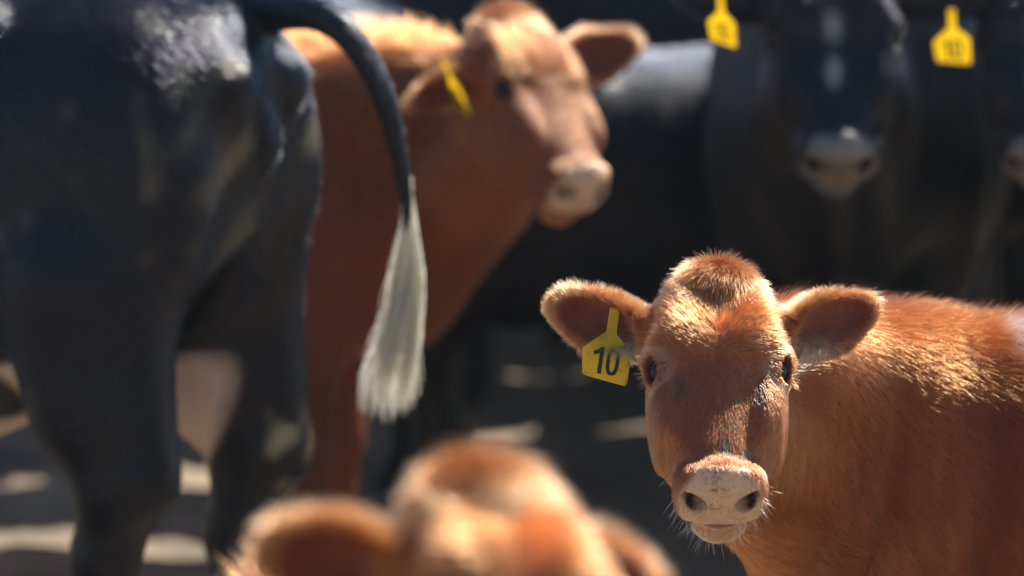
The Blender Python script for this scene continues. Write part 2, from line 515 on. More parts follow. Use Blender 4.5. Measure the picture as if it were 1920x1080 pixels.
class Cow:
    def __init__(self, name, label, loc, heading, s, head, hs=1.0, ears=None, colour='red', tail=None, legs=None, fine=.0075,
                 coarse=.02, paint=None, fur=60000, fur_rad=.0006, fur_len=1.0, group=None, eyes=True, extra=None, seed=1,
                 headfine=.33, category='cow', neck_push=(0, 0, 0), hairsel=None, tags=None, belly=0.0, tail_r=None, legw=1.0, hock=0.0, sculpt=None, chin=.138):
        """head: dict(pos=world point of the poll, yaw=world bearing of the nose (0=+X, degrees), down=degrees below horizontal, roll)"""
        self.root = bpy.data.objects.new(name, None)
        col.objects.link(self.root)
        self.root.location = loc
        self.root.rotation_euler = (0, 0, R(heading))
        self.root['label'] = label
        self.root['category'] = category
        if group:
            self.root['group'] = group
        self.root.empty_display_size = .2
        W = Matrix.Translation(Vector(loc)) @ Matrix.Rotation(R(heading), 4, 'Z')
        Wi = np.array(W.inverted())
        self.colour = colour
        ya, dn, ro = R(head['yaw']), R(head['down']), R(head.get('roll', 0))
        g = np.array([math.cos(ya), math.sin(ya), 0]); z = np.array([0, 0, 1.])
        nose = g * math.cos(dn) - z * math.sin(dn)
        dors = g * math.sin(dn) + z * math.cos(dn)
        lat = np.cross(dors, -nose)                  # x = y cross z, with z = -nose
        lat, dors = lat * math.cos(ro) + dors * math.sin(ro), dors * math.cos(ro) - lat * math.sin(ro)
        H = np.eye(4)
        H[:3, 0] = lat * hs; H[:3, 1] = dors * hs; H[:3, 2] = -nose * hs; H[:3, 3] = head['pos']
        H = Wi @ H                                    # head frame -> cow frame
        self.H, self.Hi, self.hs, self.s = H, np.linalg.inv(H), hs, s
        hp = lambda x, y, u: (H @ np.array([x, y, -u, 1]))[:3]
        Hr = H[:3, :3] / hs
        hd = lambda v: Hr @ np.asarray(v, float)
        self.hp, self.hd = hp, hd
        b = Body()
        S = lambda *p: np.array(p) * s
        # trunk : loft frame x lateral, y up, z along
        Mt = np.array([[0, 1, 0, 0], [0, 0, 1, 0], [1, 0, 0, 0], [0, 0, 0, 1]], float)
        keys = [(a * s, w_ * s, t_ * s, (b_ - belly * math.exp(-((a + .1) / .35) ** 2)) * s) for a, w_, t_, b_ in TRUNK_KEYS]
        b.loft(Mt, keys, .05, 2.25)
        # legs
        lg = dict(hl=0, hr=0, fl=0, fr=0, spread=0, stb=0)
        lg.update(legs or {})
        lw = legw
        for sd, kh, kf in ((1, 'hl', 'fl'), (-1, 'hr', 'fr')):
            dx = lg[kh]; y = .155 + lg['spread']; hz = .455 - hock
            b.ell(S(-.55 + lg['stb'] * .5, sd * (.145 + lg['spread'] * .5), .86 + lg['spread']), S(.215 + lg['stb'] * .25, .115 - lg['spread'] * .3, .27 - lg['spread']), .09 * s)
            b.ell(S(-.47 + dx * .3 + lg['stb'], sd * (.15 + lg['spread'] * .7), .70 - hock), S(.15 + lg['stb'] * .45, .095 * lw ** .5, .2), .07 * s)
            b.chain([S(-.53 + dx * .4 + lg['stb'] * .6, sd * y, .72), S(-.65 + dx * .9, sd * y, hz + .12), S(-.70 + dx, sd * y, hz)],
                    [.115 * s * lw ** .3, .066 * s * lw ** .7, .048 * s * lw], .06 * s)
            b.cone(S(-.75 + dx, sd * y, hz + .045), S(-.70 + dx, sd * y, .80), .028 * s * lw, .055 * s * lw ** .2, .05 * s)   # hock tendon
            b.ell(S(-.715 + dx, sd * y, hz), S(.055 * lw, .038 * lw, .06), .03 * s)
            b.chain([S(-.70 + dx, sd * y, hz), S(-.665 + dx, sd * y, .30), S(-.66 + dx, sd * y, .13)],
                    [.047 * s * lw, .035 * s * lw, .040 * s], .03 * s)
            b.chain([S(-.66 + dx, sd * y, .13), S(-.63 + dx, sd * y, .06), S(-.60 + dx, sd * y, .025)], [.040 * s, .04 * s, .035 * s], .02 * s)
            dx = lg[kf]; y = .14
            b.ell(S(.44, sd * .135, .88), S(.15, .085, .27), .09 * s)
            b.chain([S(.42, sd * y, .78), S(.40 + dx * .5, sd * y, .60), S(.43 + dx * .9, sd * y, .36)],
                    [.105 * s, .075 * s * lw, .045 * s * lw], .06 * s)
            b.ell(S(.435 + dx, sd * y, .37), S(.045 * lw, .042 * lw, .06), .03 * s)
            b.chain([S(.43 + dx, sd * y, .36), S(.43 + dx, sd * y, .13), S(.46 + dx, sd * y, .03)],
                    [.040 * s * lw, .034 * s * lw, .038 * s], .02 * s)
        # hip points, pin bones
        for sd in (1, -1):
            b.ell(S(-.36, sd * .20, 1.13), S(.06, .05, .05), .08 * s)
            b.ell(S(-.77, sd * .085, 1.04), S(.05, .045, .05), .05 * s)
        # neck
        c0 = S(.42, 0, 1.06); t0 = S(.56, 0, .84)
        c1 = hp(0, -.115, .05); t1 = hp(0, -.125, .14)
        pu = np.array(neck_push)
        cm = (c0 * .5 + c1 * .5) + pu + S(.02, 0, .0); tm = (t0 * .5 + t1 * .5) + pu + S(.05, 0, -.01)
        b.chain([c0, cm, c1], [.135 * s, .108 * s, .062 * hs], .10 * s)
        b.chain([t0, tm, t1], [.165 * s, .115 * s, .062 * hs], .10 * s)
        b.chain([S(.62, 0, .70), (S(.66, 0, .72) + tm) / 2, tm + S(.02, 0, -.04)], [.10 * s, .075 * s, .06 * s], .09 * s)   # brisket
        # tail
        if tail is None:
            tail = [(-.79, 0, 1.13), (-.86, 0, 1.08), (-.87, 0, .9), (-.86, 0, .7), (-.85, 0, .52)]
        if len(tail) and len(tail[0]) == 4:          # world points
            tl = [(Wi @ np.array([*q[:3], 1]))[:3] for q in tail]
        else:
            tl = [np.array(q) * s for q in tail]
        rr = np.linspace(.042, .014, len(tl)) * s if tail_r is None else tail_r
        self.Wi = Wi
        tt_ = np.linspace(0, 1, 26); kk_ = np.linspace(0, 1, len(tl)); TL = np.array(tl)
        tf = np.stack([smooth_interp(tt_, kk_, TL[:, i]) for i in range(3)], 1)
        rf = np.interp(tt_, kk_, rr)
        b.cone(tf[0], tf[1], rf[0], rf[1], .05)
        b.chain(list(tf[1:]), list(rf[1:]), .004)
        self.tf = tf
        self.tail = tl
        if extra:
            extra(b, S, hp, self)
        self.neck_done = len(b.ops)
        # head
        Ml = self.Hi.copy()
        Ml2 = Ml.copy(); Ml2[2] = -Ml[2]             # z along = u
        b.loft(Ml2, HEAD_KEYS, .035 * hs, 2.35)
        h = hs
        b.ell(hp(0, -.030, .002), np.array((.030, .026, .024)) * h, .03 * h, Hr.T)
        for sd in (1, -1):
            b.ell(hp(sd * .014, -.022, .010), np.array((.034, .026, .028)) * h, .03 * h, Hr.T)       # poll
            b.ell(hp(sd * .042, -.034, .045), np.array((.034, .028, .032)) * h, .03 * h, Hr.T)
            b.ell(hp(sd * .068, -.050, .064), np.array((.026, .030, .030)) * h, .03 * h, Hr.T)      # ear base
            b.ell(hp(sd * .045, -.006, .098), np.array((.034, .021, .045)) * h, .03 * h, Hr.T)       # forehead bulge
            b.ell(hp(sd * .080, -.022, .122), np.array((.020, .020, .034)) * h, .022 * h, Hr.T)     # brow
            b.ell(hp(sd * .076, -.080, .20), np.array((.013, .055, .06)) * h, .035 * h, Hr.T)       # jaw muscle
            b.ell(hp(sd * .066, -.030, .20), np.array((.016, .016, .055)) * h, .025 * h, Hr.T)      # cheek ridge
            b.ell(hp(sd * .034, -.078, .318), np.array((.028, .040, .030)) * h, .016 * h, Hr.T)     # upper lip
            b.ell(hp(sd * .039, -.056, .316), np.array((.020, .030, .028)) * h, .012 * h, Hr.T)     # nostril wing
        b.ell(hp(0, -.052, .322), np.array((.040, .042, .034)) * h, .012 * h, Hr.T)                  # nose pad
        b.ell(hp(0, -.030, .322), np.array((.036, .016, .017)) * h, .008 * h, Hr.T)
        for sd in (1, -1):
            b.ell(hp(sd * .100, -.030, .085), np.array((.022, .028, .030)) * h, .022 * h, Hr.T, cut=True)    # temple hollow
            b.ell(hp(sd * .030, .030, .215), np.array((.016, .022, .05)) * h, .020 * h, Hr.T, cut=True)      # nose bone planes
        b.ell(hp(0, -chin, .316), np.array((.038, .026, .034)) * h, .006 * h, Hr.T)                  # chin
        # ears
        self.ears = []
        for sd in (1, -1):
            e = dict(EAR_DEFAULT)
            e.update((ears or {}).get(sd, {}))
            ro_, d, f, n = ear_frame(e, sd, (sd * .074, -.060, -.070))
            Lh, wd = e['L'], e['wid']
            W3 = lambda q: (H @ np.append(q, 1))[:3]
            AX = np.stack([hd(d), hd(f), hd(n)])
            b.cone(W3(ro_), W3(ro_ + d * .05), .030 * h, .027 * h, .022 * h)
            b.ell(W3(ro_ + d * (Lh * .52)), np.array((Lh * .38, wd, .026)) * h, .02 * h, AX)
            b.ell(W3(ro_ + d * (Lh * .78) + f * .003), np.array((Lh * .25, wd * .70, .017)) * h, .012 * h, AX)
            b.ell(W3(ro_ + d * (Lh * .58) + n * .021 - f * .002), np.array((Lh * .37, wd * .84, .027)) * h, .006, AX, cut=True)
            b.ell(W3(ro_ + d * (Lh * .36) + n * .022 - f * .008), np.array((Lh * .20, wd * .40, .028)) * h, .012, AX, cut=True)
            self.ears.append((sd, ro_, d, f, n, Lh, wd))
        # eyes
        self.eyes = []
        for sd in (1, -1):
            ec = np.array([sd * .0725, -.030, .148])
            ed = norm(np.array([sd * .74, .62, -.24]))
            ecw = hp(*ec)
            ax = np.stack([hd(ed), hd(norm(np.cross(ed, norm(np.cross([0, .35, 1.0], ed))))), hd(norm(np.cross([0, .35, 1.0], ed)))])
            b.ell(ecw, np.array((.0262, .0275, .0245)) * h, .014 * h, ax)
            b.ell(ecw + hd(ed) * .020 * h, np.array((.014, .0200, .0125)) * h, .003 * h, ax, cut=True)
            self.eyes.append((sd, ecw, hd(ed), ax))
        # nostrils, mouth
        for sd in (1, -1):
            b.ell(hp(sd * .030, -.062, .345), np.array((.0125, .0135, .032)) * h, .004 * h, Hr.T, cut=True)
            b.ell(hp(sd * .0415, -.054, .338), np.array((.0110, .0085, .018)) * h, .006 * h, Hr.T, cut=True)
            b.cone(hp(sd * .0, -.106, .354), hp(sd * .030, -.110, .346), .0052 * h, .005 * h, .005 * h, cut=True)
            b.cone(hp(sd * .030, -.110, .346), hp(sd * .058, -.122, .305), .004 * h, .004 * h, .006 * h, cut=True)
        self.body = b
        lo = np.array([-1.02 * s, -.42 * s, -.01]); hi = np.array([.80 * s, .42 * s, 1.30 * s])
        hc = hp(0, -.08, .17)
        lo = np.minimum(lo, hc - .30 * h); hi = np.maximum(hi, hc + .30 * h)
        for q in tl:
            lo = np.minimum(lo, q - .08); hi = np.maximum(hi, q + .08)
        lo[2] = -.02
        fr = np.array([.27, .27, .25]) * h
        V, Q = polygonise(b, lo, hi, coarse, fine, hc, fr)
        V[:, 2] = np.maximum(V[:, 2], 0.0)
        N = vnormals(V, Q)
        if sculpt:
            V = sculpt(self, V, N, hc)
            N = vnormals(V, Q)
        self.V, self.Q, self.N = V, Q, N
        hq = np.c_[V, np.ones(len(V))] @ self.Hi.T
        self.hx, self.hy, self.hu = hq[:, 0], hq[:, 1], -hq[:, 2]
        hdist = np.linalg.norm(V - hc, axis=1)
        self.hw = np.clip((.27 * h - hdist) / (.06 * h), 0, 1)       # head weight
        # muzzle weight
        x, y, u = self.hx, self.hy, self.hu
        mz = np.clip((u - .311 - .006 * np.cos(x * 60) - .9 * np.clip(np.abs(x) - .030, 0, 1) + .004 * vnoise(V, 90, seed + 21)[:, 0] - .12 * np.clip(-.09 - y, 0, .05)) / .018, 0, 1) * self.hw
        mz *= (np.abs(x) < .09) & (y > -.19)
        self.mz = mz
        # base colours
        nz_ = vnoise(V, 7, seed + 11)[:, 0:1]; nz2 = vnoise(V, 26, seed + 12)[:, 0:1]
        if colour == 'red':
            c = np.array([[.150, .033, .008]]) * (1 + .26 * nz_ + .12 * nz2)
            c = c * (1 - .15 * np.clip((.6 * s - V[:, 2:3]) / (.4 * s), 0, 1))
            fc = (self.hw * np.clip((u - .07) / .05, 0, 1) * (1 - mz))[:, None] * .55
            c = c * (1 - fc) + np.array([[.225, .066, .021]]) * (1 + .15 * nz2) * fc
            pl = (np.clip((.075 - u) / .04, 0, 1) * (np.abs(x) < .09) * (y > -.10) * self.hw)[:, None]
            c = c * (1 - pl * .6) + np.array([[.26, .10, .042]]) * (1 + .3 * nz2) * pl * .6
            mc = np.array([[.60, .40, .27]])
        else:
            c = np.array([[.0035, .0055, .0105]]) * (1 + .2 * nz_ + .1 * nz2)
            mc = np.array([[.10, .10, .11]])
        c = c * (1 - mz[:, None]) + mc * mz[:, None]
        if colour == 'red':
            lip = mz * np.clip(np.maximum((np.abs(x) - .040 - .010 * np.clip((u - .33) / .02, 0, 1)) / .012, (-.100 - y) / .008), 0, 1)
            c = c * (1 - lip[:, None] * .8) + np.array([[.36, .20, .105]]) * lip[:, None] * .8
            ml = mz * np.exp(-((y + .1075 + .35 * np.abs(x) ** 1.3) / .0028) ** 2) * (np.abs(x) < .05)
            c = c * (1 - ml[:, None] * .8) + np.array([[.07, .035, .025]]) * ml[:, None] * .8
            self.lip = lip
        else:
            self.lip = np.zeros(len(V))
        hoof = np.clip((.055 * s - V[:, 2:3]) / (.01 * s), 0, 1)
        c = c * (1 - hoof) + np.array([[.03, .025, .02]]) * hoof
        # eye rims
        for sd, ec, ed, ax in self.eyes:
            q = V - ec
            dd = np.linalg.norm((q @ ax.T) / (np.array([.030, .026, .0195]) * h), axis=1)
            wt = np.clip((1.06 - dd) / .12, 0, 1)[:, None]
            c = c * (1 - wt) + (np.array([[.16, .075, .05]]) if colour == 'red' else np.array([[.02, .02, .02]])) * wt
        ear_in = np.zeros(len(V)); ear_any = np.zeros(len(V)); self.rim = np.zeros(len(V)); rimdir = np.zeros((len(V), 3))
        eflow = np.zeros((len(V), 3))
        for sd, ro_, d, f, n, Lh, wd in self.ears:
            q = np.stack([x, y, -u], 1) - ro_
            e1, e2, e3 = q @ d, q @ f, q @ n
            on = (np.clip((e1 - .02) / .02, 0, 1) * (e1 < Lh * 1.2) * (np.abs(e2) < wd * 1.25) * (np.abs(e3) < .05)) * self.hw.clip(.0, 1)
            on = np.where((e1 > .02) & (np.abs(e2) < wd * 1.3) & (np.abs(e3) < .055) & (e1 < Lh * 1.25), np.clip((e1 - .02) / .02, 0, 1), 0)
            nl = (self.N @ Hr) @ n
            inn = on * np.clip(nl * 2, 0, 1)
            rr_ = np.sqrt(((e1 - Lh * .6) / (Lh * .46)) ** 2 + (e2 / wd) ** 2)
            rim = on * np.clip((rr_ - .72) / .15, 0, 1)
            ear_in = np.maximum(ear_in, inn * (1 - rim)); ear_any = np.maximum(ear_any, on)
            self.rim = np.maximum(self.rim, rim)
            rd = (d[None] * ((e1 - Lh * .6) / Lh / .46)[:, None] + f[None] * (e2 / wd)[:, None])
            rimdir += (norm(rd) @ Hr.T) * rim[:, None]
            fl = d[None] * 1.0 + f[None] * (e2 / wd * .5)[:, None]
            eflow += (norm(fl) @ Hr.T) * (on * (1 - rim))[:, None]
        self.ear_in, self.ear_any = ear_in, ear_any
        if colour == 'red':
            c = c * (1 - ear_in[:, None] * .75) + np.array([[.15, .042, .024]]) * ear_in[:, None] * .75
        if colour == 'red':
            rm = (self.rim * ear_any)[:, None] * .4
            c = c * (1 - rm) + np.array([[.40, .19, .085]]) * rm
        nos = np.zeros(len(V))
        for sd in (1, -1):
            dn_ = np.linalg.norm((np.stack([x, y, u], 1) - (sd * .034, -.060, .343)) / (.0165, .0165, .030), axis=1)
            nos = np.maximum(nos, np.clip((1.0 - dn_) / .25, 0, 1))
        c = c * (1 - nos[:, None]) + np.array([[.035, .018, .014]]) * nos[:, None]
        if paint:
            c = paint(self, c)
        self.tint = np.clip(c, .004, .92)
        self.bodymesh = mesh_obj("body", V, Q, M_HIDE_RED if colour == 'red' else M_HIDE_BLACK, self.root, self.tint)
        az = self.bodymesh.data.attributes.new("muzzle", 'FLOAT', 'POINT')
        az.data.foreach_set('value', (mz * (1 - nos)).astype(np.float32))
        # eyeballs
        if eyes:
            for sd, ec, ed, ax in self.eyes:
                uvsphere("eye", ec, .0228 * h, M_EYE, self.root)
        # fur
        if fur:
            flow = np.tile(np.array([[-1.0, 0, -.35]]), (len(V), 1))
            sidefl = np.clip(1 - np.abs(N[:, 2:3]), 0, 1)
            flow = flow + np.array([[0, 0, -.5]]) * sidefl
            leg = np.clip((.6 * s - V[:, 2:3]) / (.12 * s), 0, 1)
            flow = flow * (1 - leg) + np.array([[-.1, 0, -1.]]) * leg
            # neck : from the head towards the shoulder, hanging down at the sides
            nb = S(.35, 0, .95)
            nk = np.clip(1 - np.linalg.norm(V - hc, axis=1) / (.62 * s), 0, 1)[:, None]
            flow = norm(flow) * (1 - nk) + (norm(nb - hc) * .5 + np.array([0, 0, -.9]) * sidefl) * nk
            # head flow in head frame (x, y, -u): whorl between the eyes
            wx, wu = .0, .150
            dx_, du_ = x - wx, u - wu
            hf = np.stack([dx_ * 1.2 + np.sign(x) * .012, np.zeros_like(x), -np.where(du_ > 0, du_ * 1.1 + .015, du_ * .8 - .012)], 1)
            hf[:, 0] *= np.where(du_ > 0, .35, 1.25)
            low = np.clip((-y - .03) / .05, 0, 1)
            hf = norm(hf) * (1 - low[:, None]) + np.stack([np.zeros_like(x), -.35 * np.ones_like(x), -.2 + np.clip(.15 - u, -.1, .15) * 5], 1) * low[:, None]
            fr_ = (np.clip((.066 - 13 * x * x + .010 * vnoise(V, 30, seed + 77)[:, 0] - u) / .022, 0, 1) * np.clip((.062 - np.abs(x)) / .03, 0, 1) * (y > -.07))[:, None]
            hf = norm(hf) * (1 - fr_) + np.stack([x * 3, .15 * np.ones_like(x), -np.ones_like(x)], 1) * fr_
            hfw = norm(hf) @ Hr.T
            flow = flow * (1 - self.hw[:, None]) + hfw * self.hw[:, None]
            ea = ear_any[:, None]
            flow = np.where(ea > 0, flow * (1 - ea) + (eflow + rimdir * 1.6) * ea, flow)
            length = np.full(len(V), .018) + .010 * np.clip(N[:, 2], 0, 1) * (1 - self.hw)
            face = .0055 + .010 * np.clip((.070 - u) / .04, 0, 1) * np.clip((.08 - np.abs(x)) / .04, 0.15, 1) * (y > -.09) + .007 * np.clip((.16 - u) / .05, 0, 1) + .001
            length = length * (1 - self.hw) + face * self.hw
            length = np.where(ear_any > .3, .008 + .007 * self.rim - .002 * ear_in, length)
            length *= (1 - .55 * leg[:, 0]) * hs ** .3 * fur_len
            dt = np.min(np.linalg.norm(V[:, None] - self.tf[None, 4:], axis=2), 1) if len(V) < 400000 else np.ones(len(V))
            length = length * np.where(dt < .06, .45, 1)
            length = np.where(mz > .5, .0016 + .0022 * self.lip, length)
            dens = np.ones(len(V)) * .8
            dens += self.hw * 1.5 + self.rim * 3
            dens *= (1 - .55 * leg[:, 0]) * (1 - hoof[:, 0])
            dens *= np.where(mz > .6, .7 * self.lip, 1)
            dens *= 1 - nos
            for sd, ec, ed, ax in self.eyes:
                q = V - ec
                dd = np.linalg.norm((q @ ax.T) / (np.array([.034, .0245, .0175]) * h), axis=1)
                dens *= np.clip((dd - .92) / .12, 0, 1)
                length *= np.clip((dd - .6) / .8, .35, 1)
            if hairsel is not None:
                dens = hairsel(self, dens)
            lift = np.clip(.08 + (length - .008) * 9, .06, .34)
            crest = np.clip((N[:, 2] - .72) / .2, 0, 1) * (1 - self.hw) * (V[:, 2] > .7 * s)
            lift = lift + crest * .30
            length = length + crest * .008 * fur_len
            lift = np.where(ear_any > .3, .30, lift)
            self.flow, self.length, self.dens = flow, length, dens
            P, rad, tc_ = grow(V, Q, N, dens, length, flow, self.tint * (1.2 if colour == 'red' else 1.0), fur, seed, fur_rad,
                               4, lift if colour == 'red' else lift * .4, .16 if colour == 'red' else .05, .35 if colour == 'red' else .12, .012 * max(1, fur_rad / .0004) ** .5)
            self.coat = curves_obj("coat", P, rad, tc_, M_FUR_RED if colour == 'red' else M_FUR_BLACK, self.root)


def uvsphere(name, c, r, m, parent, seg=24, rings=16, scale=(1, 1, 1)):
    V, F = [], []
    for i in range(rings + 1):
        th = math.pi * i / rings
        for j in range(seg):
            ph = 2 * math.pi * j / seg
            V.append((math.sin(th) * math.cos(ph) * r * scale[0], math.sin(th) * math.sin(ph) * r * scale[1], math.cos(th) * r * scale[2]))
    for i in range(rings):
        for j in range(seg):
            a, b_ = i * seg + j, i * seg + (j + 1) % seg
            F.append((a, a + seg, b_ + seg, b_))
    return mesh_obj(name, np.array(V) + np.asarray(c), np.array(F), m, parent)


def poly_prism(name, outline, thick, M, material, parent, holes=None, bevel=.0):
    """flat outline (list of x,y) extruded along z, placed by 4x4 M in the parent's frame"""
    import bmesh
    bm = bmesh.new()
    vs = [bm.verts.new((p[0], p[1], 0)) for p in outline]
    f = bm.faces.new(vs)
    r = bmesh.ops.extrude_face_region(bm, geom=[f])
    for v in [g for g in r['geom'] if isinstance(g, bmesh.types.BMVert)]:
        v.co.z += thick
    if bevel:
        bmesh.ops.bevel(bm, geom=list(bm.edges), offset=bevel, segments=2, affect='EDGES')
    bmesh.ops.recalc_face_normals(bm, faces=bm.faces)
    bmesh.ops.transform(bm, matrix=M, verts=bm.verts)
    me = bpy.data.meshes.new(name); bm.to_mesh(me); bm.free()
    me.materials.append(material)
    o = bpy.data.objects.new(name, me); col.objects.link(o); o.parent = parent
    return o


def ring_prism(name, hw, hh, wdt, thick, cx, cy, M, material, parent, n=20):
    """the figure 0: a rounded ring"""
    V, F = [], []
    def pt(a, ww, hh_):
        ex = .75
        c_, s_ = math.cos(a), math.sin(a)
        return (cx + ww * math.copysign(abs(c_) ** ex, c_), cy + hh_ * math.copysign(abs(s_) ** ex, s_))
    for i in range(n):
        a = 2 * math.pi * i / n
        o_, i_ = pt(a, hw, hh), pt(a, hw - wdt, hh - wdt)
        for z in (0, thick):
            V.append((*o_, z)); V.append((*i_, z))
    for i in range(n):
        a, b_ = 4 * i, 4 * ((i + 1) % n)
        F += [(a + 2, b_ + 2, b_ + 3, a + 3), (a, a + 1, b_ + 1, b_), (a, b_, b_ + 2, a + 2), (a + 1, a + 3, b_ + 3, b_ + 1)]
    V = (np.c_[np.array(V), np.ones(len(V))] @ np.array(M).T)[:, :3]
    return mesh_obj(name, V, np.array(F), material, parent, smooth=False)


def ear_tag(cow, sd, at_e, size, lat_ax, up_ax, digits=True, label=None, pos=None):
    """yellow panel tag hanging from the ear; at_e=(along, across) position in the ear; lat_ax/up_ax: tag axes in the WORLD"""
    for s_, ro_, d, f, n, Lh, wd in cow.ears:
        if s_ == sd:
            q = ro_ + d * (Lh * at_e[0]) + f * (wd * at_e[1]) + n * at_e[2]
    p = (cow.H @ np.append(q, 1))[:3] if pos is None else (cow.Wi @ np.append(pos, 1))[:3]
    Rw = np.array((Matrix.Rotation(cow.root.rotation_euler[2], 3, 'Z')).inverted())
    X = norm(Rw @ np.array(lat_ax, float)); U = Rw @ np.array(up_ax, float)
    U = norm(U - (U @ X) * X); Zn = np.cross(X, U)
    M = np.eye(4); M[:3, 0] = X * size; M[:3, 1] = U * size; M[:3, 2] = Zn * size; M[:3, 3] = p
    Mm = Matrix(M.tolist())
    # outline in units of 1 = tag height ; hole at 0,0
    out = [(-.078, .05), (.072, .06), (.078, -.30), (.085, -.34), (.33, -.55), (.345, -.60), (.345, -1.06), (.32, -1.10),
           (-.31, -1.02), (-.345, -.99), (-.395, -.62), (-.37, -.58), (-.085, -.33), (-.078, -.28)]
    t = poly_prism("ear_tag", out, .035, Mm, M_TAG, cow.root, bevel=.008)
    if label:
        t['label'] = label
    hub = uvsphere("pin", p + Zn * size * .035, .0 + .055 * size, M_TAG, t, 12, 8, (1, 1, .6))
    hole = uvsphere("pin_hole", p + Zn * size * .066, .016 * size, M_INK, t, 10, 6, (1, 1, .5))
    if digits:
        th = Mm @ Matrix.Translation((0, 0, .0365))
        tilt = Matrix.Rotation(R(-4), 4, 'Z')
        one = [(-.145, -.98), (-.085, -.985), (-.085, -.575), (-.14, -.575), (-.155, -.60), (-.20, -.635), (-.235, -.645), (-.235, -.70), (-.19, -.69), (-.145, -.665)]
        o1 = poly_prism("numeral", one, .006, th @ Matrix.Translation((.02, .01, 0)), M_INK, t)
        ring_prism("numeral", .098, .205, .055, .006, .085, -.77, th, M_INK, t, 28)
    return t


def whiskers(cow, seed=1):
    r = np.random.RandomState(seed)
    h = cow.hs
    Hr = cow.H[:3, :3] / h
    # lips and chin
    x, y, u = cow.hx, cow.hy, cow.hu
    wgt = (cow.hw > .5) * np.exp(-((u - .325) / .022) ** 2) * np.clip((-y - .05) / .04, 0, 1) * (.25 + np.clip(np.abs(x) / .04, 0, 1.2) + (y < -.12) * 1.2)
    idx = r.choice(len(x), 170, p=wgt / wgt.sum())
    p = cow.V[idx]; n = cow.N[idx]
    L = r.uniform(.006, .026, len(idx)) * h
    d = norm(n + r.normal(size=n.shape) * .28 + np.array([0, 0, -.25]))
    t = np.linspace(0, 1, 6)[None, :, None]
    P = p[:, None] + d[:, None] * L[:, None, None] * t + np.array([0, 0, -1.]) * (L[:, None, None] * .28) * t ** 2
    c = np.tile([[.62, .46, .30]], (len(idx), 1)) * np.exp(r.normal(0, .25, (len(idx), 1)))
    curves_obj("whiskers", P, .00015 * (1 - np.linspace(0, 1, 6) ** 2 * .8), np.clip(c, 0, .9), M_FUR_RED, cow.root)
    for sd, ec, ed, ax in cow.eyes:
        a1, a2 = ax[1], ax[2]
        up = Hr @ np.array([0, .3, 1.0])
        if a2 @ up < 0:
            a2 = -a2
        m = 60
        s_ = r.uniform(-1, 1, m)
        base = ec + ed * .0235 * h + a1 * (s_ * .017 * h)[:, None] + a2 * ((.0105 - .004 * s_ ** 2) * h)[:, None]
        dd = norm(ed * .9 + a2 * .1 + a1 * (s_ * .5)[:, None] + r.normal(size=(m, 3)) * .12)
        L = r.uniform(.010, .020, m) * h
        P = base[:, None] + dd[:, None] * L[:, None, None] * t + a2 * (L[:, None, None] * .15) * t ** 2 - np.array([0, 0, 1.]) * (L[:, None, None] * .25) * t
        curves_obj("eyelashes", P, .00028 * (1 - np.linspace(0, 1, 6) ** 2 * .8), np.tile([[.16, .07, .03]], (m, 1)), M_FUR_RED, cow.root)


# ------------------------------------------------------------------ ground
def smoothstep(x):
    x = np.clip(x, 0, 1)
    return x * x * (3 - 2 * x)


gx = np.concatenate([-np.geomspace(1500, 4.2, 40), np.linspace(-4, 4, 260), np.geomspace(4.2, 1500, 40)])
gy = np.concatenate([-np.geomspace(600, 3, 16), np.linspace(-2, 6, 20), np.linspace(6.2, 16, 320), np.geomspace(16.3, 2000, 40)])
GX, GY = np.meshgrid(gx, gy, indexing='ij')
gp = np.stack([GX.ravel(), GY.ravel(), np.zeros(GX.size)], 1)
gz = (vnoise(gp, 2.2, 5)[:, 0] * .018 + vnoise(gp, 7, 6)[:, 0] * .018 + vnoise(gp, 19, 7)[:, 0] * .007 + vnoise(gp, 41, 8)[:, 0] * .006)
fade = smoothstep((40 - np.hypot(gp[:, 0], gp[:, 1])) / 20)
gp[:, 2] = gz * fade - .012
ni, nj = GX.shape
I, J = np.meshgrid(np.arange(ni - 1), np.arange(nj - 1), indexing='ij')
gq = np.stack([I * nj + J, (I + 1) * nj + J, (I + 1) * nj + J + 1, I * nj + J + 1], -1).reshape(-1, 4)
M_DIRT, t_, p_ = mat("trodden corral dirt")
n1 = t_.nodes.new("ShaderNodeTexNoise"); n1.inputs['Scale'].default_value = 2.3; n1.inputs['Detail'].default_value = 10
n2 = t_.nodes.new("ShaderNodeTexNoise"); n2.inputs['Scale'].default_value = 38; n2.inputs['Detail'].default_value = 8
tc = t_.nodes.new("ShaderNodeTexCoord")
for n_ in (n1, n2):
    t_.links.new(tc.outputs['Object'], n_.inputs['Vector'])
r1 = t_.nodes.new("ShaderNodeValToRGB")
r1.color_ramp.elements[0].position = .34; r1.color_ramp.elements[0].color = (.100, .082, .060, 1)
r1.color_ramp.elements[1].position = .62; r1.color_ramp.elements[1].color = (.31, .235, .160, 1)
ad = t_.nodes.new("ShaderNodeMath"); ad.operation = 'MULTIPLY_ADD'; ad.inputs[1].default_value = .35
t_.links.new(n2.outputs['Fac'], ad.inputs[0]); 
mm = t_.nodes.new("ShaderNodeMath"); mm.operation = 'MULTIPLY'; mm.inputs[1].default_value = .65
t_.links.new(n1.outputs['Fac'], mm.inputs[0]); t_.links.new(mm.outputs[0], ad.inputs[2])
t_.links.new(ad.outputs[0], r1.inputs[0]); t_.links.new(r1.outputs[0], p_.inputs['Base Color'])
p_.inputs['Roughness'].default_value = .95
bp = t_.nodes.new("ShaderNodeBump"); bp.inputs['Strength'].default_value = .8; bp.inputs['Distance'].default_value = .01
t_.links.new(n2.outputs['Fac'], bp.inputs['Height']); t_.links.new(bp.outputs[0], p_.inputs['Normal'])
g_ = mesh_obj("ground", gp, gq, M_DIRT, None)
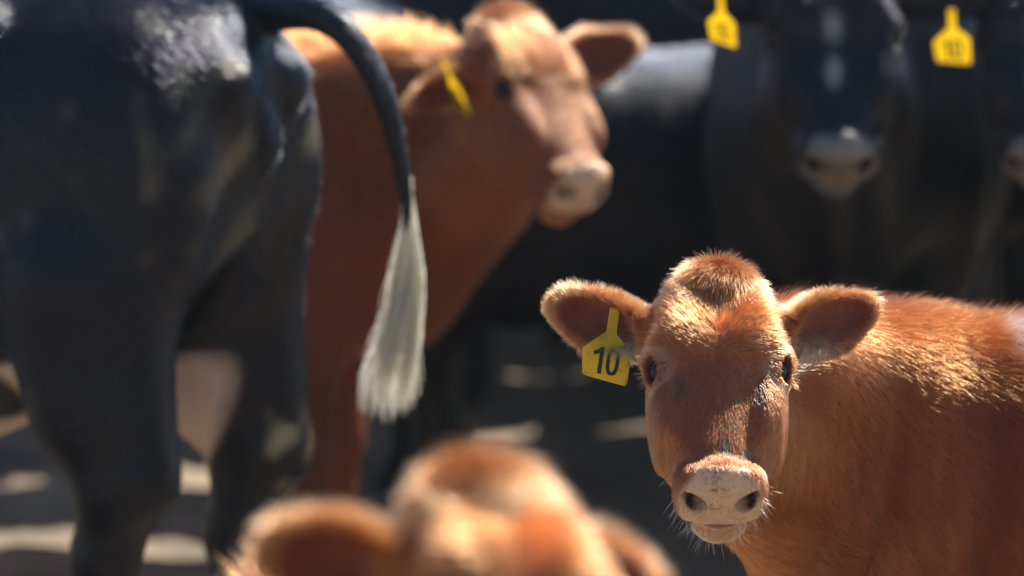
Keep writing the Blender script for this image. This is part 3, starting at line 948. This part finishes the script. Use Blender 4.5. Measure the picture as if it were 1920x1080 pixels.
g_['kind'] = 'structure'
#COWS
# ------------------------------------------------------------------ the red calf with tag 10
def mixc(T, wgt, colr):
    wgt = np.clip(wgt, 0, 1)[:, None]
    return T * (1 - wgt) + np.array([colr]) * wgt


def paint_main(c, T):
    x, y, u = c.hx, c.hy, c.hu
    hw = c.hw
    n = vnoise(c.V, 60, 81)[:, 0]
    # dark wet tear marks under the eyes, dirt on the bridge of the nose, a pale rough patch on the shoulder
    for sx, tx, tu in ((1, .050, .192), (1, .058, .203), (-1, .058, .188), (-1, .055, .206)):
        d = np.hypot((x * sx - tx) / .007, (u - tu) / .014) + n * .5
        T = mixc(T, np.clip(1.25 - d, 0, 1) * hw * (y > -.05) * .7, (.05, .04, .045))
    for tx, tu, r in ((-.014, .262, .011), (-.030, .285, .009), (-.010, .285, .008)):
        d = np.hypot((x - tx) / r, (u - tu) / (r * 1.5)) + vnoise(c.V, 140, 82)[:, 0] * .9
        T = mixc(T, np.clip(1.2 - d, 0, 1) * hw * (y > -.05) * .6, (.10, .09, .06))
    sp = (c.Wi @ np.append(at(1905, 648, 7.72), 1))[:3]
    q = c.V - sp
    d = np.hypot(q[:, 0] / .020, q[:, 2] / .028) + vnoise(c.V, 45, 83)[:, 0] * .35
    T = mixc(T, np.clip(1.15 - d, 0, 1) * (c.V[:, 1] > 0) * .5, (.62, .50, .42))
    # whiter hair at the root of the ears and round the eyes
    for sd, ro_, dd, f, nn, Lh, wd in c.ears:
        qq = np.stack([x, y, -u], 1) - ro_
        e1, e2 = qq @ dd, qq @ f
        T = mixc(T, np.exp(-((e1 - .045) / .028) ** 2 - ((e2 + .030) / .014) ** 2) * .7, (.60, .46, .34))
    for sd, ec, ed, ax in c.eyes:
        qq = (c.V - ec) @ ax.T
        T = mixc(T, np.exp(-((np.linalg.norm(qq / (.034, .030, .026), axis=1) - 1.15) / .12) ** 2) * .35, (.42, .26, .16))
    return T


def sel_main(c, dens):
    # the hind part of the calf is far outside the picture: thinner coat there
    return dens * (.06 + .94 * smoothstep((c.V[:, 0] + .15) / .2)) * np.where(c.V[:, 1] > -.05, 1, .5)


def sculpt_main(c, V, N, hc):
    # loose skin folds hanging down the side of the neck, soft shoulder hollow
    q = V - hc
    x = V[:, 0]
    wgt = np.clip(1 - np.abs(x - .36) / .20, 0, 1) * np.clip((np.abs(V[:, 1]) - .03) / .05, 0, 1) * np.clip((.78 - V[:, 2]) / .12, 0, 1) * (V[:, 2] > .3)
    ph = x * 44 + vnoise(V, 5, 71)[:, 0] * 2.2 + (V[:, 2] - .6) * 9
    d = (np.abs(np.sin(ph)) - .6) * .022 * wgt * (.6 + .6 * vnoise(V, 6, 72)[:, 1])
    sh = np.exp(-((x - .20) / .035) ** 2 - ((V[:, 2] - .50) / .16) ** 2) * -.016
    hw = np.clip((.25 - np.linalg.norm(q, axis=1)) / .05, 0, 1)
    return V + N * ((d + sh) * (1 - hw) + .0022 * vnoise(V, 14, 73)[:, 0] * (1 - hw))[:, None]


poll = at(1343, 514, 7.47)
main = Cow("red_calf", "red calf staring at the camera with a yellow ear tag reading 10", (.81, 7.84, 0), 188, .65,
           dict(pos=poll, yaw=-90, down=45, roll=0), hs=.965, fine=.0034, coarse=.012, paint=paint_main, fur=420000,
           fur_rad=.00030, seed=3, category="calf", hairsel=sel_main, sculpt=sculpt_main)
ear_tag(main, 1, (.47, .50, .010), .088, (.985, -.05, -.14), (.02, .28, .96), label="yellow ear tag printed with 10")
whiskers(main)


def white_mix(c, T, wgt, colr):
    wgt = np.clip(wgt, 0, 1)[:, None]
    return T * (1 - wgt) + np.array([colr]) * wgt


# ------------------------------------------------------------------ black cow seen from behind, tail swung out
def paint_rear(c, T):
    V, s = c.V, c.s
    n = vnoise(V, 9, 31)[:, 0]
    n2 = vnoise(V, 45, 32)
    # pale belly with a dark patch, pale udder
    bel = np.clip((.615 * s - V[:, 2] + .03 * n) / .02, 0, 1) * (V[:, 0] > -.47 * s) * (V[:, 0] < .36 * s) * (np.abs(V[:, 1]) < .32 * s)
    q = V - (c.Wi @ np.append(at(20, 706, 9.05), 1))[:3]
    spot = np.clip((.075 - np.hypot(q[:, 0], q[:, 2] * 1.15) + .01 * n) / .012, 0, 1)
    T = white_mix(c, T, bel * (1 - spot), (.62, .47, .37))
    ud = (c.Wi @ np.append(at(378, 680, 9.10), 1))[:3]
    q = (V - ud) / np.array([.10, .075, .15])
    T = white_mix(c, T, (1.15 - np.linalg.norm(q, axis=1)) / .12, (.60, .44, .36))
    # dried muck on the buttocks and hocks
    r = np.exp(-((V[:, 0] + .76 * s) / .10) ** 2 - ((V[:, 2] - .93 * s) / .16) ** 2) * (np.abs(V[:, 1]) < .25)
    m = np.clip(r * .9 + n2[:, 0] * .6 + n2[:, 1] * .45 - .85, 0, 1) * .8
    T = white_mix(c, T, m, (.11, .095, .065))
    hk = np.exp(-((V[:, 0] + .74 * s) / .05) ** 2 - ((V[:, 2] - .45 * s) / .07) ** 2)
    T = white_mix(c, T, np.clip(hk * 1.3 + n2[:, 2] * .6 - .9, 0, 1) * (V[:, 1] < 0), (.26, .23, .13))
    return T


def extra_rear(b, S, hp, c):
    ud = (c.Wi @ np.append(at(378, 680, 9.10), 1))[:3]
    b.cone(S(-.93, 0, .62), S(-.84, 0, .84), .05 * c.s, .028 * c.s, .05, cut=True)       # cleft between the thighs
    b.ell(S(-.70, 0, .56), S(.24, .060, .19), .05, cut=True)
    b.ell(ud, (.06, .045, .125), .03)
    b.ell(S(-.79, 0, .95), S(.030, .026, .050), .04)                                    # vulva
    b.cone(S(-.842, 0, .91), S(-.835, 0, .99), .004, .004, .010, cut=True)
    for sd in (1, -1):
        b.cone(S(-.80, sd * .045, 1.0), S(-.82, sd * .04, .84), .006, .006, .03, cut=True)


def switch(cow, pts, widths, n, colr, length_jit=.1, name="tail_switch", rad=.0006, seed=5, mat_=None):
    """long hair of a tail, following world points with a growing spread"""
    r = np.random.RandomState(seed)
    P = np.array([(cow.Wi @ np.append(p, 1))[:3] for p in pts])
    m = 12
    t = np.linspace(0, 1, m)
    ks = np.linspace(0, 1, len(P))
    C = np.stack([smooth_interp(t, ks, P[:, i]) for i in range(3)], 1)
    Wd = np.interp(t, np.linspace(0, 1, len(widths)), widths)
    Rw = np.array(Matrix.Rotation(cow.root.rotation_euler[2], 3, 'Z').inverted())
    ex = Rw @ np.array([1., 0, 0]); ey = Rw @ np.array([0, 1., 0])
    a = r.uniform(0, 6.28, n); q = np.sqrt(r.uniform(0, 1, n))
    lock = np.floor(a / .5); q = q * (.75 + .25 * np.sin(lock * 5.1))
    st = np.minimum(r.exponential(.12, n), .45)              # strands start along the tail bone
    en = 1 - np.abs(r.normal(0, length_jit, n)) - .05 * (1 + np.sin(lock * 3.7))
    out = np.zeros((n, m, 3))
    for i in range(m):
        ti = st + (en - st) * t[i]
        cx = np.stack([np.interp(ti, t, C[:, k]) for k in range(3)], 1)
        wv = np.interp(ti, t, Wd)
        grow_ = np.clip(t[i] * 2.2, 0.35, 1)
        aa = a * .8 + np.round(a / .5) * .5 * .2
        wob = .006 * np.sin(t[i] * 7 + lock * 2.1)
        out[:, i] = cx + (q * np.cos(aa) * wv * grow_ + wob)[:, None] * ex + (q * np.sin(aa) * wv * .12 * grow_)[:, None] * ey
    tint = np.array([colr]) * np.exp(r.normal(0, .2, n))[:, None] * (1 - .3 * (np.sin(lock * 1.9) > .55))[:, None]
    return curves_obj(name, out, rad * (1 - t ** 3 * .8), np.clip(tint, 0, .93), mat_ or M_FUR_WHITE, cow.root)


tw = [at(430, 20, 9.0), at(510, 18, 8.92), at(580, 24, 8.84), at(640, 54, 8.80), at(690, 118, 8.78), at(726, 200, 8.76), at(748, 290, 8.76), at(760, 370, 8.76), at(764, 450, 8.76)]
rear = Cow("black_cow", "black cow turned away from the camera with its pale tail switch swung out", (-1.095, 9.25, 0), 152, 1.005,
           dict(pos=(-2.30, 9.95, 1.05), yaw=165, down=55), hs=1.15, colour='black', paint=paint_rear, extra=extra_rear,
           tail=[(*q, 1) for q in tw], legw=1.45, hock=.03, tail_r=[.050, .036, .026, .023, .0205, .018, .015, .011, .005], fine=.0085, coarse=.0105, fur=150000,
           fur_rad=.0005, seed=7, legs=dict(hl=.05, hr=.03, spread=.03, stb=-.12, fl=.02, fr=-.06), belly=.09, fur_len=.8, category="cow")
sw = switch(rear, [at(764, 330, 8.76), at(766, 420, 8.76), at(764, 520, 8.75), at(750, 620, 8.74), at(738, 700, 8.73), at(732, 795, 8.72)],
            [.013, .023, .036, .051, .060, .056], 620, (.93, .89, .76), rad=.0006)
sw['label'] = "long creamy white hair at the end of the tail"

# ------------------------------------------------------------------ red cow standing behind it
def paint_mid(c, T):
    q = np.clip((-c.hy - .085) / .02, 0, 1) * c.mz
    return white_mix(c, T, q * .8, (.26, .085, .03))


mid = Cow("red_cow", "red cow looking to the side with its head over the black cow's tail", (-.70, 10.12, 0), -12, .85,
          dict(pos=at(956, 24, 9.74), yaw=-54, down=44, roll=4), hs=1.05, colour='red', fine=.0085, coarse=.016, fur=130000, fur_rad=.0005, seed=11, legw=1.3, paint=paint_mid,
          chin=.124, ears={1: dict(dir=(.72, -.60, -.12), nor=(.5, .2, -.8), L=.125, wid=.030), -1: dict(dir=(.86, .40, -.04), nor=(-.60, .59, -.49), L=.165, wid=.044)})
ear_tag(mid, 1, (.45, -.2, .0), .092, (.27, -.95, 0), (-.40, 0, .9), pos=at(833, 112, 9.60), label="yellow ear tag seen edge on")


# ------------------------------------------------------------------ black cow facing the camera
def paint_face(c, T):
    x, y, u = c.hx, c.hy, c.hu
    n = vnoise(c.V, 30, 41)[:, 0] * .004
    a = (1 - np.hypot(x - .004, (u - .150) * .6) / .022 + n * 40) / .6
    b2 = (1 - np.hypot((x - .006), (u - .215) * .5) / .018 + n * 40) / .6
    T = white_mix(c, T, np.maximum(a, b2) * c.hw * (y > -.05) * .8, (.22, .22, .22))  # soft forehead sheen put into the coat colour
    top = c.mz * np.clip((y + .045) / .02, 0, 1)
    T = white_mix(c, T, top, (.17, .17, .17))
    low = c.mz * np.clip((-.060 - y) / .015, 0, 1) * np.clip((.030 - np.abs(x)) / .008, 0, 1) * (y > -.115)
    return white_mix(c, T, low, (.20, .13, .08))


face = Cow("black_cow", "black cow facing the camera, pale sheen painted on its forehead, yellow tag in each ear", (.66, 10.72, 0), -97, 1.0,
           dict(pos=at(1558, -112, 9.62), yaw=-88, down=56, roll=-1), hs=1.16, colour='black', paint=paint_face, fine=.0085, coarse=.018, fur=110000,
           fur_rad=.0005, seed=13, fur_len=.8, ears={1: dict(dir=(.93, -.05, .15)), -1: dict(dir=(.94, .0, .10), L=.165)})
ear_tag(face, 1, (.45, -.6, .0), .078, (.72, -.60, -.1), (-.25, -.1, .95), pos=at(1352, -6, 9.45), label="yellow ear tag turned half away")
ear_tag(face, -1, (.62, -.7, .0), .084, (.97, -.1, .05), (.08, -.2, .95), pos=at(1784, 22, 9.5), label="yellow ear tag hanging flat to the camera")

# ------------------------------------------------------------------ black cow at the right edge
edge = Cow("black_cow", "black cow cut off by the picture's edge, only cheek and grey muzzle showing", (1.35, 10.55, 0), -112, 1.0,
           dict(pos=at(1958, -100, 9.7), yaw=-98, down=58), hs=1.12, colour='black', paint=paint_face, fine=.010, coarse=.02, fur=80000,
           fur_rad=.0006, seed=17, fur_len=.8)

# ------------------------------------------------------------------ the rest of the herd, some added to shade the ground
Cow("black_cow", "black cow side on past the red cow's muzzle, back lit grey", (.52, 12.0, 0), 4, 1.03,
    dict(pos=(1.42, 11.95, 1.02), yaw=10, down=45), hs=1.1, colour='black', fine=.012, coarse=.02, fur=80000, fur_rad=.0007, seed=19, fur_len=.8,
    group="black cattle crowded at the back")
Cow("red_cow", "brown red cow standing beyond the red cow's lit back, cut off by the top edge", (-.98, 13.0, 0), 2, 1.05,
    dict(pos=(.06, 13.1, 1.25), yaw=60, down=30), hs=1.1, colour='red', fine=.012, coarse=.02, fur=80000, fur_rad=.0007, seed=23)
Cow("black_cow", "black cow broadside between the two black faces, only its dark flank showing", (1.55, 12.3, 0), 184, 1.0,
    dict(pos=(.62, 12.75, 1.15), yaw=150, down=40), hs=1.1, colour='black', fine=.012, coarse=.02, fur=80000, fur_rad=.0007, seed=29,
    fur_len=.8, group="black cattle crowded at the back")
Cow("black_cow", "black cow added to shade the ground between the calf's tagged ear and the red cow", (.35, 12.68, 0), 176, 1.0,  # added cow, placed so its shadow covers the bright ground strips
    dict(pos=(-.62, 12.8, 1.05), yaw=175, down=40), hs=1.1, colour='black', fine=.012, coarse=.02, fur=40000, fur_rad=.0007, seed=31,
    fur_len=.8, group="black cattle crowded at the back")

Cow("black_calf", "black calf added to shade the ground behind the tagged calf's ear", (.36, 11.25, 0), 10, .78,  # added calf, keeps sun off the ground in the middle gap
    dict(pos=(1.02, 11.2, .86), yaw=-10, down=50), hs=.95, colour='black', fine=.012, coarse=.02, fur=50000, fur_rad=.0007, seed=43, fur_len=.8, category="calf")
Cow("black_cow", "black cow added to shade the ground, hidden behind the cow with the swung tail", (-.72, 10.92, 0), 6, .86,  # added shadow caster for the ground at lower left, mostly out of sight
    dict(pos=(.08, 11.1, .82), yaw=30, down=55), hs=1.0, colour='black', fine=.012, coarse=.02, fur=40000, fur_rad=.0008, seed=47, fur_len=.8)
Cow("black_calf", "small black calf added for shade beyond the legs of the cow with the swung tail", (-.62, 11.72, 0), 174, .60,  # added caster of a thin shadow band across the dirt
    dict(pos=(-1.20, 11.80, .66), yaw=175, down=45), hs=.85, colour='black', fine=.012, coarse=.02, fur=30000, fur_rad=.0008, seed=49, fur_len=.8, category="calf")
proto = Cow("black_cow", "black cow added in the packed back rows to darken the ground", (1.65, 13.3, 0), 178, 1.0,  # added rows, copied below, put in to darken ground and gaps
            dict(pos=(.60, 13.2, 1.0), yaw=170, down=50), hs=1.1, colour='black', fine=.014, coarse=.022, fur=30000, fur_rad=.0009, seed=51,
            fur_len=.8, group="added black cattle packed in the back rows").root
for x, y, a in [(-.15, 13.4, 2), (-.35, 14.1, 2), (1.4, 14.0, 183), (2.9, 13.6, 10), (.1, 14.75, 176), (1.9, 14.7, 5), (-2.4, 13.9, -5), (.5, 15.4, 3), (2.3, 15.5, 180),
                (2.55, 12.2, 170), (-1.5, 15.2, 8), (3.6, 14.9, 20)]:
    o = proto.copy(); col.objects.link(o)
    o.location = (x, y, 0); o.rotation_euler = (0, 0, R(a))
    for ch in proto.children:
        q = ch.copy(); col.objects.link(q); q.parent = o

# ------------------------------------------------------------------ calf close to the camera
def sel_fg(c, dens):
    return dens * (.1 + .9 * smoothstep((c.V[:, 0] + .0) / .2))


fore = Cow("red_calf", "blurred red calf close to the camera, only shaggy poll and ears in view", (-.13, 5.93, 0), -80, .60,
           dict(pos=at(900, 888, 5.2), yaw=-66, down=42, roll=-2), hs=.96, colour='red', fine=.005, coarse=.014, fur=200000,
           fur_rad=.0005, seed=37, category="calf", fur_len=1.25, hairsel=sel_fg,
           ears={1: dict(dir=(.92, .02, .27), nor=(.40, .65, -.6), wid=.042, L=.145), -1: dict(dir=(.48, -.22, -.02), nor=(.1, .8, -.5), L=.115, wid=.034)})

# ------------------------------------------------------------------ dusty air over the pen
hz_m = bpy.data.materials.new("dusty air")
hz_m.use_nodes = True
_t = hz_m.node_tree; _t.nodes.clear()
_o = _t.nodes.new("ShaderNodeOutputMaterial"); _v = _t.nodes.new("ShaderNodeVolumePrincipled")
_v.inputs['Color'].default_value = (.74, .84, .95, 1)
_v.inputs['Density'].default_value = .0006
_v.inputs['Anisotropy'].default_value = .2
_t.links.new(_v.outputs[0], _o.inputs['Volume'])
bv = np.array([(x, y, z) for x in (-1600, 1600) for y in (-700, 2100) for z in (-1.1, 2.4)], float)
bf = np.array([(0, 1, 3, 2), (4, 6, 7, 5), (0, 4, 5, 1), (2, 3, 7, 6), (0, 2, 6, 4), (1, 5, 7, 3)])
hz = mesh_obj("haze", bv, bf, hz_m, None, smooth=False)
hz['kind'] = 'stuff'
